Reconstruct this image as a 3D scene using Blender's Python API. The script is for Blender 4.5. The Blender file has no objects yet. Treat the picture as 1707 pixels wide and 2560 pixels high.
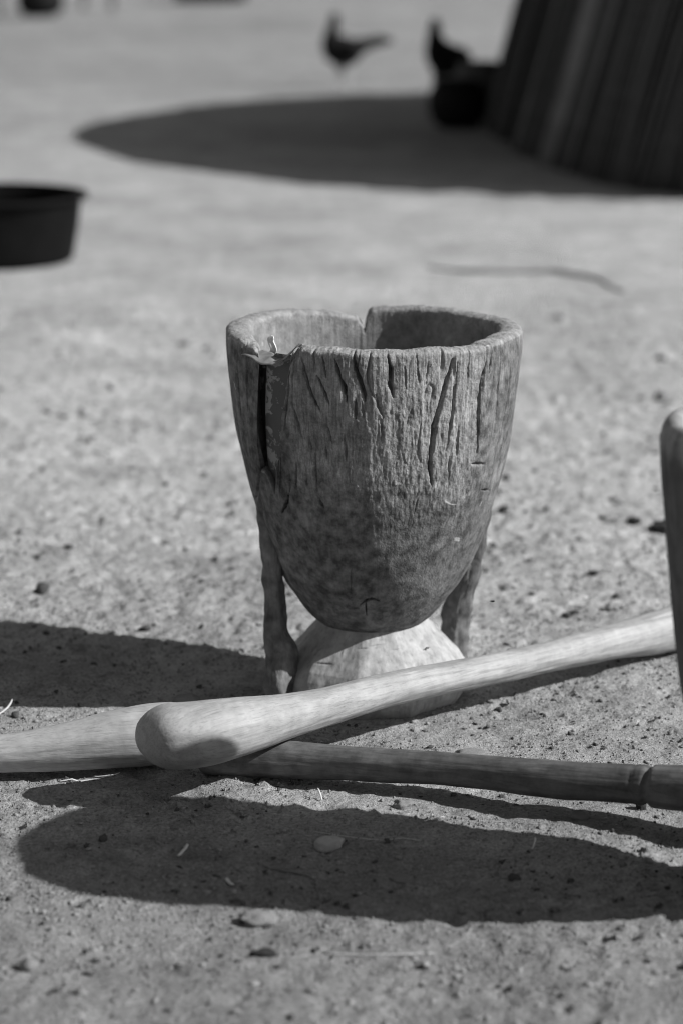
import bpy, bmesh, math, random
import numpy as np
from mathutils import Vector, Matrix

scene = bpy.context.scene
R = math.radians

# ------------------------------------------------------------------ camera
cam_data = bpy.data.cameras.new("camera")
cam_data.sensor_fit = 'VERTICAL'
cam_data.sensor_height = 36.0
cam_data.lens = 85.0
cam_data.clip_start = 0.05
cam_data.clip_end = 2000.0
cam_data.dof.use_dof = True
cam_data.dof.focus_distance = 3.10
cam_data.dof.aperture_fstop = 3.0
cam = bpy.data.objects.new("camera", cam_data)
cam.location = (0.0, 0.0, 1.07)
cam.rotation_euler = (R(90.0 - 13.92), 0.0, 0.0)
scene.collection.objects.link(cam)
scene.camera = cam

# ------------------------------------------------------------------ sky (a monochrome photograph: sky light without hue)
SUN_EL, SUN_AZ = 36.0, 13.0          # light comes from the right, a little from the camera's side
sun_dir = Vector((math.cos(R(SUN_EL)) * math.cos(R(SUN_AZ)), -math.cos(R(SUN_EL)) * math.sin(R(SUN_AZ)), math.sin(R(SUN_EL))))
world = bpy.data.worlds.new("World")
scene.world = world
world.use_nodes = True
wn, wl = world.node_tree.nodes, world.node_tree.links
wn.clear()
sky = wn.new('ShaderNodeTexSky')
sky.sky_type = 'NISHITA'
sky.sun_disc = False
sky.sun_elevation = R(SUN_EL)
sky.sun_rotation = R(90.0 + SUN_AZ)
bw = wn.new('ShaderNodeRGBToBW')
bg = wn.new('ShaderNodeBackground')
bg.inputs['Strength'].default_value = 0.075
wo = wn.new('ShaderNodeOutputWorld')
wl.new(sky.outputs[0], bw.inputs[0])
wl.new(bw.outputs[0], bg.inputs[0])
wl.new(bg.outputs[0], wo.inputs[0])

# ------------------------------------------------------------------ sun
sun_data = bpy.data.lights.new("sun", 'SUN')
sun_data.energy = 5.0
sun_data.angle = R(0.55)
sun_data.color = (1, 1, 1)
sun = bpy.data.objects.new("sun", sun_data)
sun.rotation_euler = (-sun_dir).to_track_quat('-Z', 'Y').to_euler()
sun.location = (6, -2, 6)
scene.collection.objects.link(sun)

scene.view_settings.view_transform = 'Standard'
scene.view_settings.look = 'None'
scene.view_settings.exposure = 0.25
scene.view_settings.gamma = 1.0
scene.view_settings.use_curve_mapping = False
scene.render.film_transparent = False
scene.cycles.max_bounces = 6
scene.cycles.use_denoising = True
scene.cycles.denoising_prefilter = 'ACCURATE'
scene.cycles.use_adaptive_sampling = False
scene.cycles.filter_width = 1.0

# ================================================================== helpers
rng = np.random.default_rng(7)
random.seed(7)
COL = scene.collection
_perm = np.arange(256); np.random.default_rng(3).shuffle(_perm)
_perm = np.concatenate([_perm, _perm, _perm])
_g = np.random.default_rng(5).normal(size=(256, 3)); _g /= np.linalg.norm(_g, axis=1)[:, None]
_gx, _gy, _gz = (np.ascontiguousarray(_g[:, k], dtype=np.float32) for k in range(3)); _perm = _perm.astype(np.int32)

def perlin(x, y, z):
    x, y, z = np.broadcast_arrays(np.asarray(x, float), np.asarray(y, float), np.asarray(z, float))
    fx, fy, fz_ = np.floor(x), np.floor(y), np.floor(z)
    xf, yf, zf = (x - fx).astype(np.float32), (y - fy).astype(np.float32), (z - fz_).astype(np.float32)
    xi, yi, zi = fx.astype(np.int32), fy.astype(np.int32), fz_.astype(np.int32)
    u, v, w = (t * t * t * (t * (t * 6 - 15) + 10) for t in (xf, yf, zf))
    xi &= 255; yi &= 255; zi &= 255
    out = 0
    for dx in (0, 1):
        for dy in (0, 1):
            for dz in (0, 1):
                k = _perm[_perm[_perm[(xi + dx) & 255] + ((yi + dy) & 255)] + ((zi + dz) & 255)]
                d = _gx[k] * (xf - dx) + _gy[k] * (yf - dy) + _gz[k] * (zf - dz)
                out = out + d * (u if dx else 1 - u) * (v if dy else 1 - v) * (w if dz else 1 - w)
    return out * 1.5

def fbm(x, y, z, octaves=4, gain=0.5):
    o, a = 0, 1.0
    for k in range(octaves):
        o = o + a * perlin(x + 17.3 * k, y - 9.1 * k, z + 4.7 * k)
        x, y, z, a = x * 2.03, y * 2.03, z * 2.03, a * gain
    return o

def sstep(a, b, x):
    t = np.clip((x - a) / (b - a), 0, 1)
    return t * t * (3 - 2 * t)

def mesh_np(name, verts, quads, tris=None, smooth=True):
    """a mesh from numpy arrays"""
    me = bpy.data.meshes.new(name)
    verts = np.asarray(verts, np.float32).reshape(-1, 3)
    quads = np.zeros((0, 4), np.int32) if quads is None else np.asarray(quads, np.int32).reshape(-1, 4)
    tris = np.zeros((0, 3), np.int32) if tris is None else np.asarray(tris, np.int32).reshape(-1, 3)
    nq, nt = len(quads), len(tris)
    me.vertices.add(len(verts)); me.vertices.foreach_set('co', verts.ravel())
    me.loops.add(nq * 4 + nt * 3)
    me.loops.foreach_set('vertex_index', np.concatenate([quads.ravel(), tris.ravel()]))
    me.polygons.add(nq + nt)
    starts = np.concatenate([np.arange(nq) * 4, nq * 4 + np.arange(nt) * 3]).astype(np.int32)
    me.polygons.foreach_set('loop_start', starts)
    me.polygons.foreach_set('use_smooth', np.full(nq + nt, smooth))
    me.update(calc_edges=True); me.validate()
    return me

def grid_quads(nr, nc, wrap=False):
    """quads of a grid of nr rows and nc columns (columns wrap round if asked)"""
    r = np.arange(nr - 1)[:, None]; c = np.arange(nc if wrap else nc - 1)[None, :]
    c2 = (c + 1) % nc
    return np.stack([r * nc + c, r * nc + c2, (r + 1) * nc + c2, (r + 1) * nc + c], -1).reshape(-1, 4)

def add(name, me, mat, parent=None, loc=(0, 0, 0), rot=(0, 0, 0), scale=(1, 1, 1)):
    o = bpy.data.objects.new(name, me)
    COL.objects.link(o)
    if mat is not None and me is not None and not me.materials:
        me.materials.append(mat)
    o.location, o.rotation_euler, o.scale = loc, rot, scale
    o.parent = parent
    return o

def thing(name, label, cat, loc=(0, 0, 0), rotz=0.0, group=None):
    o = bpy.data.objects.new(name, None)
    COL.objects.link(o)
    o.empty_display_size = 0.05
    o.location = loc; o.rotation_euler = (0, 0, rotz)
    return tag(o, label, cat, group)

def tag(o, label, cat, group=None, kind=None):
    o['label'] = label; o['category'] = cat
    if group: o['group'] = group
    if kind: o['kind'] = kind
    return o

def lathe(name, prof, seg=96, wobble=None):
    """closed surface of revolution from (r, z) pairs; a zero radius closes an end"""
    th = np.linspace(0, 2 * np.pi, seg, endpoint=False)
    p = np.array(prof)
    r, z = p[:, 0][:, None], p[:, 1][:, None]
    x, y, zz = r * np.cos(th), r * np.sin(th), z + 0 * th
    if wobble is not None:
        x, y, zz = wobble(x, y, zz)
    v = np.stack([x, y, zz], -1).reshape(-1, 3)
    return mesh_np(name, v, grid_quads(len(p), seg, True))

def tube(name, pts, radii, seg=40, sub=1, squash=None, disp=None, caps=True):
    """a tube along 3-D points with a radius per point, rounded by the radii themselves"""
    pts = np.array(pts, float); radii = np.array(radii, float)
    if sub > 1:
        d = np.concatenate([[0], np.cumsum(np.linalg.norm(np.diff(pts, axis=0), axis=1))])
        s = np.linspace(0, d[-1], (len(pts) - 1) * sub + 1)
        pts = np.stack([spline(d, pts[:, k], s) for k in range(3)], -1); radii = np.interp(s, d, radii)
    n = len(pts)
    t = np.gradient(pts, axis=0); t /= np.linalg.norm(t, axis=1)[:, None]
    up = np.array([0, 0, 1.0]) if abs(t[n // 2, 2]) < 0.8 else np.array([0, 1.0, 0])
    a = np.cross(t, up); a /= np.linalg.norm(a, axis=1)[:, None]
    b = np.cross(a, t)
    th = np.linspace(0, 2 * np.pi, seg, endpoint=False)
    rr = radii[:, None] * np.ones(seg)
    s = np.concatenate([[0], np.cumsum(np.linalg.norm(np.diff(pts, axis=0), axis=1))])
    if disp is not None:
        rr = rr + disp(s[:, None] + 0 * th, th[None, :] + 0 * s[:, None], rr)
    ca, cb = np.cos(th), np.sin(th)
    if squash is not None: cb = cb * squash
    v = pts[:, None, :] + rr[..., None] * (a[:, None, :] * ca[None, :, None] + b[:, None, :] * cb[None, :, None])
    V = v.reshape(-1, 3); q = grid_quads(n, seg, True); tr = None
    if caps:
        V = np.concatenate([V, pts[:1], pts[-1:]])
        i0, i1 = n * seg, n * seg + 1
        k = np.arange(seg); k2 = (k + 1) % seg
        tr = np.concatenate([np.stack([np.full(seg, i0), k2, k], -1), np.stack([np.full(seg, i1), (n - 1) * seg + k, (n - 1) * seg + k2], -1)])
    return mesh_np(name, V, q, tr)

def spline(xs, ys, x):
    """monotone-ish cubic through points (finite-difference tangents)"""
    xs, ys, x = np.asarray(xs, float), np.asarray(ys, float), np.asarray(x, float)
    m = np.gradient(ys, xs)
    i = np.clip(np.searchsorted(xs, x) - 1, 0, len(xs) - 2)
    h = xs[i + 1] - xs[i]; t = np.clip((x - xs[i]) / h, 0, 1)
    return ((2*t**3 - 3*t**2 + 1) * ys[i] + (t**3 - 2*t**2 + t) * h * m[i] + (-2*t**3 + 3*t**2) * ys[i + 1] + (t**3 - t**2) * h * m[i + 1])

# ------------------------------------------------------------------ materials (all grey: the photograph is black and white)
class NT:
    def __init__(s, name):
        s.m = bpy.data.materials.new(name); s.m.use_nodes = True
        s.n, s.l = s.m.node_tree.nodes, s.m.node_tree.links
        s.b = s.n['Principled BSDF']
        s.tc = s.n.new('ShaderNodeTexCoord')
    def coords(s, scale=(1, 1, 1), rot=(0, 0, 0), out='Object'):
        mp = s.n.new('ShaderNodeMapping')
        mp.inputs['Scale'].default_value = scale; mp.inputs['Rotation'].default_value = rot
        s.l.new(s.tc.outputs[out], mp.inputs[0]); return mp.outputs[0]
    def noise(s, co, scale, detail=4, rough=0.55, dist=0.0):
        t = s.n.new('ShaderNodeTexNoise'); t.inputs['Scale'].default_value = scale
        t.inputs['Detail'].default_value = detail; t.inputs['Roughness'].default_value = rough; t.inputs['Distortion'].default_value = dist
        s.l.new(co, t.inputs['Vector']); return t.outputs['Fac']
    def voro(s, co, scale, feature='F1'):
        t = s.n.new('ShaderNodeTexVoronoi'); t.feature = feature; t.inputs['Scale'].default_value = scale
        s.l.new(co, t.inputs['Vector']); return t.outputs['Distance']
    def remap(s, v, a, b, c, d):
        t = s.n.new('ShaderNodeMapRange'); s.l.new(v, t.inputs[0])
        for k, q in zip((1, 2, 3, 4), (a, b, c, d)): t.inputs[k].default_value = q
        return t.outputs[0]
    def math(s, op, a, b=0.0, c=0.0):
        t = s.n.new('ShaderNodeMath'); t.operation = op
        for k, q in enumerate((a, b, c)):
            if isinstance(q, (int, float)): t.inputs[k].default_value = q
            else: s.l.new(q, t.inputs[k])
        return t.outputs[0]
    def mix(s, f, a, b):            # a + f (b - a) on values
        t = s.n.new('ShaderNodeMix'); t.data_type = 'FLOAT'
        for k, q in ((0, f), (2, a), (3, b)):
            if isinstance(q, (int, float)): t.inputs[k].default_value = q
            else: s.l.new(q, t.inputs[k])
        return t.outputs[0]
    def attr(s, name):
        t = s.n.new('ShaderNodeAttribute'); t.attribute_name = name; return t.outputs['Fac']
    def finish(s, colour, rough=0.85, bumps=(), spec=0.25):
        if isinstance(colour, (int, float)): s.b.inputs['Base Color'].default_value = (colour,) * 3 + (1,)
        else: s.l.new(colour, s.b.inputs['Base Color'])
        if isinstance(rough, (int, float)): s.b.inputs['Roughness'].default_value = rough
        else: s.l.new(rough, s.b.inputs['Roughness'])
        s.b.inputs['Specular IOR Level'].default_value = spec
        prev = None
        for h, strength, dist in bumps:
            bp = s.n.new('ShaderNodeBump'); bp.inputs['Strength'].default_value = strength; bp.inputs['Distance'].default_value = dist
            s.l.new(h, bp.inputs['Height'])
            if prev is not None: s.l.new(prev, bp.inputs['Normal'])
            prev = bp.outputs[0]
        if prev is not None: s.l.new(prev, s.b.inputs['Normal'])
        return s.m

def wood(name, lo, hi, axis='Z', grain=60, rough=0.8, streak=0.35, spec=0.25, bump=0.4, stain=0.5):
    """wood with grain along one of the object's axes"""
    t = NT(name)
    sc = {'X': (0.06, 1, 1), 'Y': (1, 0.06, 1), 'Z': (1, 1, 0.06)}[axis]
    co = t.coords(sc); co0 = t.coords()
    g1 = t.noise(co, grain, 5, 0.6, 0.3); g2 = t.noise(co, grain * 4, 3, 0.6)
    bl = t.noise(co0, 14, 4, 0.6); bl2 = t.noise(co0, 55, 4, 0.65)
    f = t.math('ADD', t.math('MULTIPLY', t.remap(g1, 0.3, 0.7, 0, 1), streak), t.math('MULTIPLY', t.remap(bl, 0.3, 0.7, 0, 1), 1 - streak))
    c = t.remap(f, 0, 1, lo, hi)
    c = t.math('MULTIPLY', c, t.remap(bl2, 0.3, 0.7, 1 - stain * 0.35, 1 + stain * 0.2))
    c = t.math('MULTIPLY', c, t.remap(g2, 0.30, 0.48, 0.74, 1.0))
    c = t.math('MULTIPLY', c, t.remap(t.noise(co, grain * 1.3, 3, 0.5, 0.6), 0.24, 0.34, 0.66, 1.0))
    return t.finish(c, rough, [(g1, bump, 0.004), (g2, bump * 0.6, 0.0015), (bl2, bump * 0.5, 0.003)], spec)

def plain(name, a, rough=0.8, var=0.3, scale=30, spec=0.3, bump=0.2, dist=0.003):
    t = NT(name); n = t.noise(t.coords(), scale, 5, 0.6)
    return t.finish(t.remap(n, 0.3, 0.7, a * (1 - var), a * (1 + var)), rough, [(n, bump, dist)], spec)

# ================================================================== ground
def pits(x, y, f, thr):
    return np.maximum(0, perlin(x * f, y * f, 3.3) - thr)

def ground_h(x, y):
    x, y = np.asarray(x, float), np.asarray(y, float)
    d = np.hypot(x, y)
    near = 1 - sstep(7, 14, d); f1 = 1 - sstep(4.4, 5.2, d); f2 = 1 - sstep(5.6, 8.5, d)
    side = np.abs(x); f1 = f1 * (1 - sstep(.70, .85, side)); f2 = f2 * (1 - sstep(1.1, 1.5, side))
    rough = 0.55 + 0.45 * sstep(3.25, 3.9, y) + 0.5 * sstep(-0.3, 0.4, perlin(x * 2.1, y * 2.1, 8.0))
    h = 0.007 * perlin(x * 2.0, y * 2.0, 0.2) + 0.004 * near * fbm(x * 6, y * 6, 1.0, 2)
    h = h + f2 * rough * 0.0036 * fbm(x * 24, y * 24, 2.0, 2) + f1 * rough * (0.0021 * perlin(x * 80, y * 80, 5.0) + 0.0006 * perlin(x * 110, y * 110, 1.0))
    h = h - f2 * rough * (0.016 * pits(x, y, 21, 0.36) + 0.016 * pits(x + 3, y + 1, 33, 0.36)) - f1 * rough * 0.011 * pits(x + 5, y, 55, 0.38)
    h = h + f2 * rough * 0.018 * pits(x + 1, y + 4, 36, 0.44) + f1 * rough * 0.012 * pits(x, y + 9, 60, 0.42)
    far = sstep(7, 14, d)
    h = h + far * 0.02 * perlin(x * 0.5, y * 0.5, 6.0)
    return h - 0.003

def graded(start, steps):
    """coordinates from start on: (until, growth) pairs"""
    x, h = [start[0]], start[1]
    for until, grow in steps:
        while x[-1] < until:
            h *= grow; x.append(x[-1] + h)
    return np.array(x)
xr = graded((0.0, 0.0044), [(0.66, 1.0), (1.5, 1.018), (260, 1.07)]); gx = np.concatenate([-xr[:0:-1], xr])
yf_ = graded((2.15, 0.0053), [(4.3, 1.0), (9.0, 1.0055), (420, 1.06)]); yb_ = graded((0.0, 0.0053), [(120, 1.10)])
gy = np.concatenate([2.15 - yb_[:0:-1], yf_])
GX, GY = np.meshgrid(gx, gy)
gv = np.stack([GX, GY, ground_h(GX, GY)], -1).reshape(-1, 3)

t = NT("dry_sandy_soil")
co = t.coords()
n_big = t.noise(co, 0.35, 4, 0.6); n_mid = t.noise(co, 2.2, 5, 0.62); n_sm = t.noise(co, 21, 5, 0.65); n_gr = t.noise(co, 210, 4, 0.7); n_gr2 = t.noise(co, 650, 2, 0.6)
n_sp = t.noise(co, 46, 3, 0.6, 0.4)
c = t.remap(n_mid, 0.3, 0.7, 0.31, 0.47)
c = t.math('MULTIPLY', c, t.remap(t.noise(co, 13, 3, 0.6, 0.5), 0.58, 0.72, 1.0, 0.74))
c = t.math('MULTIPLY', c, t.remap(t.noise(co, 5.5, 4, 0.6, 0.3), 0.35, 0.65, 0.88, 1.08))
c = t.math('MULTIPLY', c, t.remap(n_big, 0.3, 0.7, 0.84, 1.14))
c = t.math('MULTIPLY', c, t.remap(n_sm, 0.3, 0.7, 0.80, 1.15))
c = t.math('MULTIPLY', c, t.remap(n_gr, 0.3, 0.68, 0.55, 1.28))
c = t.math('MULTIPLY', c, t.remap(n_sp, 0.62, 0.72, 1.0, 0.5))          # scattered darker crumbs of dung and litter
c = t.math('MULTIPLY', c, t.remap(t.noise(co, 120, 3, 0.6, 0.6), 0.64, 0.72, 1.0, 0.5))
# lens vignetting put into the soil colour: darker near and far, noise-broken edges
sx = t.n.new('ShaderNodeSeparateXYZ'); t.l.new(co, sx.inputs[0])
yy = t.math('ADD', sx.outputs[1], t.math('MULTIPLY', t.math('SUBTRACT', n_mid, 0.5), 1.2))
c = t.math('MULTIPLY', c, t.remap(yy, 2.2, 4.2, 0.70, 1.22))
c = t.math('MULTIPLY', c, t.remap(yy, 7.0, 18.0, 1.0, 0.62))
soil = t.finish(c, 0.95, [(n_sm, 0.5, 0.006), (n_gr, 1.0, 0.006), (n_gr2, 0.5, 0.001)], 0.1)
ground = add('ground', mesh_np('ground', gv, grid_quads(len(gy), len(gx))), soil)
ground['kind'] = 'structure'

# ================================================================== main mortar
MX, MY = 0.044, 3.28
PZ = np.array([0.100, .105, .112, .124, .144, .156, .182, .207, .232, .257, .288, .332, .369, .43, .497, .53])
PR = np.array([0.070, .0765, .085, .096, .110, .119, .133, .144, .153, .161, .170, .181, .189, .198, .2025, .2015])
HT = np.array([-180, -178.6, -177.6, -176.9, -176.2, -175.3, -173, -165, -153, -137, -123, -106, -85, -70, -60, -53, -49.2, -48.5,
               -48.3, -44.7, -42.8, -40, -38.2, -36.8, -35.8, -35.0, -33.5, -33.1, -32, -28, -10, 6, 23, 42, 59, 81, 118, 140, 161, 177, 180])
HZ = np.array([.5155, .512, .503, .489, .4855, .496, .505, .511, .516, .5215, .522, .521, .521, .520, .516, .512, .506, .498,
               .344, .344, .335, .314, .334, .362, .388, .428, .462, .512, .520, .522, .521, .520, .519, .5175, .522, .521, .520, .5205, .520, .5175, .5155])
CRACKS = [
(3.4, [(30.3, 0.505), (27.6, 0.471), (25.4, 0.444), (23.4, 0.417), (22.8, 0.383), (23.1, 0.358), (24.9, 0.334)]),
(1.6, [(32.1, 0.5), (31.7, 0.47), (31.6, 0.448), (30.6, 0.414), (29.8, 0.381)]),
(2.6, [(46.5, 0.494), (44.8, 0.475), (44.4, 0.448), (44.6, 0.42), (45.2, 0.397), (45.8, 0.371)]),
(2.6, [(-8.2, 0.515), (-7.2, 0.497), (-5.2, 0.479), (-4.0, 0.464), (-3.7, 0.455)]),
(1.2, [(-5.0, 0.453), (-4.5, 0.432)]),
(2.4, [(4.4, 0.513), (5.7, 0.497), (5.4, 0.478), (6.6, 0.46)]),
(2.4, [(-15.2, 0.509), (-13.3, 0.485), (-11.4, 0.472), (-10.7, 0.453)]),
(1.8, [(-28.2, 0.509), (-27.3, 0.49), (-25.5, 0.469), (-22.8, 0.448), (-21.2, 0.44)]),
(1.8, [(-22.0, 0.486), (-19.3, 0.465), (-17.4, 0.449)]),
(1.6, [(-20.0, 0.511), (-19.1, 0.495), (-18.5, 0.484)]),
(1.6, [(-33.3, 0.447), (-31.1, 0.42), (-29.8, 0.401)]),
(1.4, [(-26.6, 0.402), (-25.7, 0.382)]), (1.4, [(-19.8, 0.393), (-19.3, 0.373)]), (1.4, [(-11.8, 0.406), (-11.3, 0.372)]),
(1.3, [(-33.6, 0.368), (-35.6, 0.327)]), (1.3, [(-24.0, 0.38), (-25.3, 0.325)]), (1.6, [(-7.3, 0.456), (-7.4, 0.431)]),
(1.4, [(31.5, 0.372), (32.6, 0.34)]), (1.4, [(34.5, 0.413), (35.0, 0.373)]), (1.3, [(-18.6, 0.418), (-16.8, 0.396)]),
(1.2, [(64.0, 0.484), (64.4, 0.448), (65.1, 0.425)]), (1.2, [(0.0, 0.464), (1.5, 0.443), (2.7, 0.432)]),
(1.6, [(43.8, 0.357), (52.3, 0.352)]), (1.3, [(53.6, 0.314), (63.7, 0.307)]),
(1.2, [(-38.1, 0.343), (-39.4, 0.319)]), (1.3, [(49.6, 0.503), (48.8, 0.479)]),
(1.3, [(-25.4, 0.319), (-22.7, 0.302)]),
(1.7, [(-9.1, 0.156), (-5.6, 0.163), (-1.7, 0.166), (3.5, 0.163)]), (1.6, [(-5.0, 0.161), (-5.6, 0.139)]),
(1.0, [(-12.2, 0.213), (-12.8, 0.20), (-13.6, 0.179)]), (1.2, [(-17.5, 0.148), (-10.2, 0.15)]),
(3.2, [(-56.5, 0.347), (-62.1, 0.318), (-70, 0.298), (-77, 0.285)]),
(2.2, [(-40, .316), (-43, .30), (-47, .285)]),
(1.4, [(-66, .48), (-67, .44), (-68.5, .40)]), (1.2, [(-58, .47), (-60, .42)]),
(2.4, [(-176.4, .490), (-177, .465), (-176.4, .43)]),
(1.3, [(-35.4, .505), (-36.4, .462), (-39.6, .42), (-43.0, .375), (-45.5, .335)]), (1.2, [(-37.6, .455), (-40.4, .405), (-44.0, .352)]), (1.1, [(-33.4, .49), (-34.6, .455), (-37.2, .415)]), (1.1, [(-31.0, .515), (-32.2, .48), (-33.0, .45)]),
(1.2, [(-41.5, .37), (-44.6, .33), (-46.5, .30)]), (1.1, [(15.0, .512), (15.6, .495), (16.4, .478)]), (1.0, [(10.5, .50), (11.2, .47)]), (1.0, [(19.5, .505), (19.0, .475)]), (1.1, [(37.5, .51), (37.2, .49), (38.0, .46)]),
(1.1, [(56, .50), (55.4, .46), (55.8, .42)]), (1.0, [(-13.5, .43), (-12.8, .40)]), (1.0, [(2, .43), (2.6, .40)]), (1.0, [(-29, .36), (-30, .32)]),
]
th_parts = [np.arange(-180, -110, 0.8), np.arange(-110, -50, 0.33), np.arange(-50, -47, 0.09), np.arange(-47, -42, 0.25), np.arange(-42, -32, 0.11), np.arange(-32, 75, 0.29), np.arange(75, 120, 0.45), np.arange(120, 180, 0.8)]
TH = np.unique(np.concatenate(th_parts + [np.arange(-178.5, -174, 0.12)]))
hz = np.interp(TH, HT, HZ)
in_gap = (TH > -48.4) & (TH < -33.2)
tr_ = np.radians(TH)
hz = hz + np.where(in_gap, 0.0012, 0.0022) * fbm(np.cos(tr_) * 6, np.sin(tr_) * 6, 2.0, 4)
NO, NR, NI = 290, 22, 70
WALL = 0.031
edge = 0.008
rows_z, rows_kind, rows_u = [], [], []
zo = 0.100 + (hz[None, :] - edge - 0.100) * (np.linspace(0, 1, NO) ** 0.95)[:, None]
ph = np.linspace(0, np.pi, NR + 2)[1:-1]
zr = hz[None, :] - edge + edge * np.sin(ph)[:, None] ** 0.8
zbot = 0.175
zi = (hz[None, :] - edge) + (zbot - (hz[None, :] - edge)) * np.linspace(0, 1, NI)[:, None]
Z = np.concatenate([zo, zr, zi])
T = np.broadcast_to(TH, Z.shape).copy()
shv = np.interp(Z, [.30, .344, .498], [-9.8, -9.4, 0.0])
T = T + shv * np.exp(-((T + 44) / 24.0) ** 2)
dep_w = np.concatenate([np.zeros(NO), (1 - np.cos(ph)) / 2, np.ones(NI)])[:, None]
under = np.interp(TH, [-82, -48.5, -33], [0, -14.0, 0])[None, :]
T = T + under * dep_w
tr = np.radians(T)
Ro = spline(PZ, PR, np.clip(Z, .1, .53))
ct, st = np.cos(tr), np.sin(tr)
arc = tr * 0.19
def wood_disp(tr, Z, Ro):
    ct, st = np.cos(tr), np.sin(tr)
    T = np.degrees(tr)
    X3, Y3 = ct * Ro, st * Ro
    big = 0.0035 * fbm(X3 * 9, Y3 * 9, Z * 6, 2)
    weath = sstep(.27, .36, Z + 0.03 * fbm(X3 * 20, Y3 * 20, Z * 20, 2)) * sstep(-42, -31, T + 4 * perlin(X3 * 40, Y3 * 40, Z * 9)) * (1 - sstep(34, 58, T + 6 * perlin(X3 * 20, Y3 * 20, Z * 9)))
    pit = sstep(-30, 30, T + 22 * fbm(X3 * 14, Y3 * 14, Z * 14, 2)) * (1 - sstep(40, 60, T)) * sstep(.24, .32, Z + .03 * perlin(X3 * 15, Y3 * 15, Z * 15)) 
    g1 = perlin(X3 * 95, Y3 * 95, Z * 7); g2 = perlin(X3 * 230, Y3 * 230, Z * 16)
    fine = fbm(X3 * 210, Y3 * 210, Z * 120, 2)
    wx = 0.012 * fbm(X3 * 12, Y3 * 12, Z * 12, 2)
    ridg = np.maximum(0, 0.09 - np.abs(perlin((X3 + wx) * 48, (Y3 + wx) * 48, Z * 7 + 3))) / 0.09 * sstep(-.1, .35, perlin(X3 * 30, Y3 * 30, Z * 16))
    upper = sstep(.20, .36, Z)
    top = sstep(.43, .50, Z)
    d = big + (0.0003 + 0.0005 * weath + 0.0004 * upper) * (g1 + 0.6 * g2) + (0.0001 + 0.0007 * pit + 0.0002 * weath) * fine
    d = d - (0.0012 * upper + 0.0030 * top * (0.4 + weath)) * ridg ** 1.5
    return d, weath, pit
d, weath, pit = wood_disp(tr, Z, Ro)
nz = 0.0012 * perlin(ct * 60, st * 60, Z * 60)
A = arc + nz; Zc = Z + 0.0
for w, pl in CRACKS:
    w = w * 0.001
    P2 = np.array([(math.radians(a) * 0.19, z) for a, z in pl])
    seglen = np.linalg.norm(np.diff(P2, axis=0), axis=1); cum = np.concatenate([[0], np.cumsum(seglen)]); L = cum[-1]
    lo, hi = P2.min(0) - 0.01, P2.max(0) + 0.01
    m = (A > lo[0]) & (A < hi[0]) & (Zc > lo[1]) & (Zc < hi[1])
    if not m.any(): continue
    a, zc = A[m], Zc[m]
    best = np.full(a.shape, 9.0); tt = np.zeros(a.shape)
    for k in range(len(P2) - 1):
        e = P2[k + 1] - P2[k]
        u = np.clip(((a - P2[k, 0]) * e[0] + (zc - P2[k, 1]) * e[1]) / (e @ e), 0, 1)
        dist = np.hypot(a - P2[k, 0] - u * e[0], zc - P2[k, 1] - u * e[1])
        better = dist < best
        best = np.where(better, dist, best); tt = np.where(better, (cum[k] + u * seglen[k]) / L, tt)
    ww = w * (0.16 + 0.84 * np.sin(np.pi * np.clip(tt * 0.90 + 0.05, 0, 1)) ** 0.9) * (1 + 0.35 * perlin(A[m] * 300, Zc[m] * 90, 4.0))
    ww = np.maximum(ww, 0.0007)
    dep = np.minimum(6.5 * ww, 0.015) * min(1.0, w / 0.0022)
    cut = dep * np.clip(1.1 - best / ww, 0, 1) ** 0.4 + 0.10 * dep * np.exp(-(best / (3 * ww)) ** 2)
    dd = d[m]; d[m] = np.minimum(dd, dd - cut)
Rout = Ro + d
rad = Rout.copy()
inner_d = 0.002 * fbm(ct * 3, st * 3, Z * 12, 3) + 0.0009 * perlin(ct * 30, st * 30, Z * 8)
wl_ = WALL * (1.0 + 0.10 * perlin(ct * 2, st * 2, 1.0)) + 0.012 * sstep(.40, .22, Z)
zi_all = Z[NO + NR:]
rin_top = Ro[NO + NR:] - wl_[NO + NR:] + inner_d[NO + NR:]
bowl_bottom = np.sqrt(np.clip((zi_all - zbot) / 0.09, 0, 1))
rin = np.where(zi_all < zbot + 0.09, rin_top * bowl_bottom ** 0.9, rin_top)
rad[NO + NR:] = np.maximum(rin, 0.0005)
r_o_edge = Rout[NO - 1]; r_i_edge = rad[NO + NR]
mid, half = (r_o_edge + r_i_edge) / 2, (r_o_edge - r_i_edge) / 2
rad[NO:NO + NR] = mid[None, :] + half[None, :] * np.cos(ph)[:, None]
rim_n = 0.0006 * fbm(ct[NO:NO + NR] * 34, st[NO:NO + NR] * 34, np.cos(ph)[:, None] * 6, 3) + 0.0003 * perlin(ct[NO:NO+NR] * 95, st[NO:NO+NR] * 95, np.cos(ph)[:, None] * 14)
Z[NO:NO + NR] += rim_n * np.sin(ph)[:, None] * 1.6
XX = rad * st; YY = -rad * ct
bv = np.stack([XX, YY, Z], -1).reshape(-1, 3)
nrow = NO + NR + NI
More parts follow.
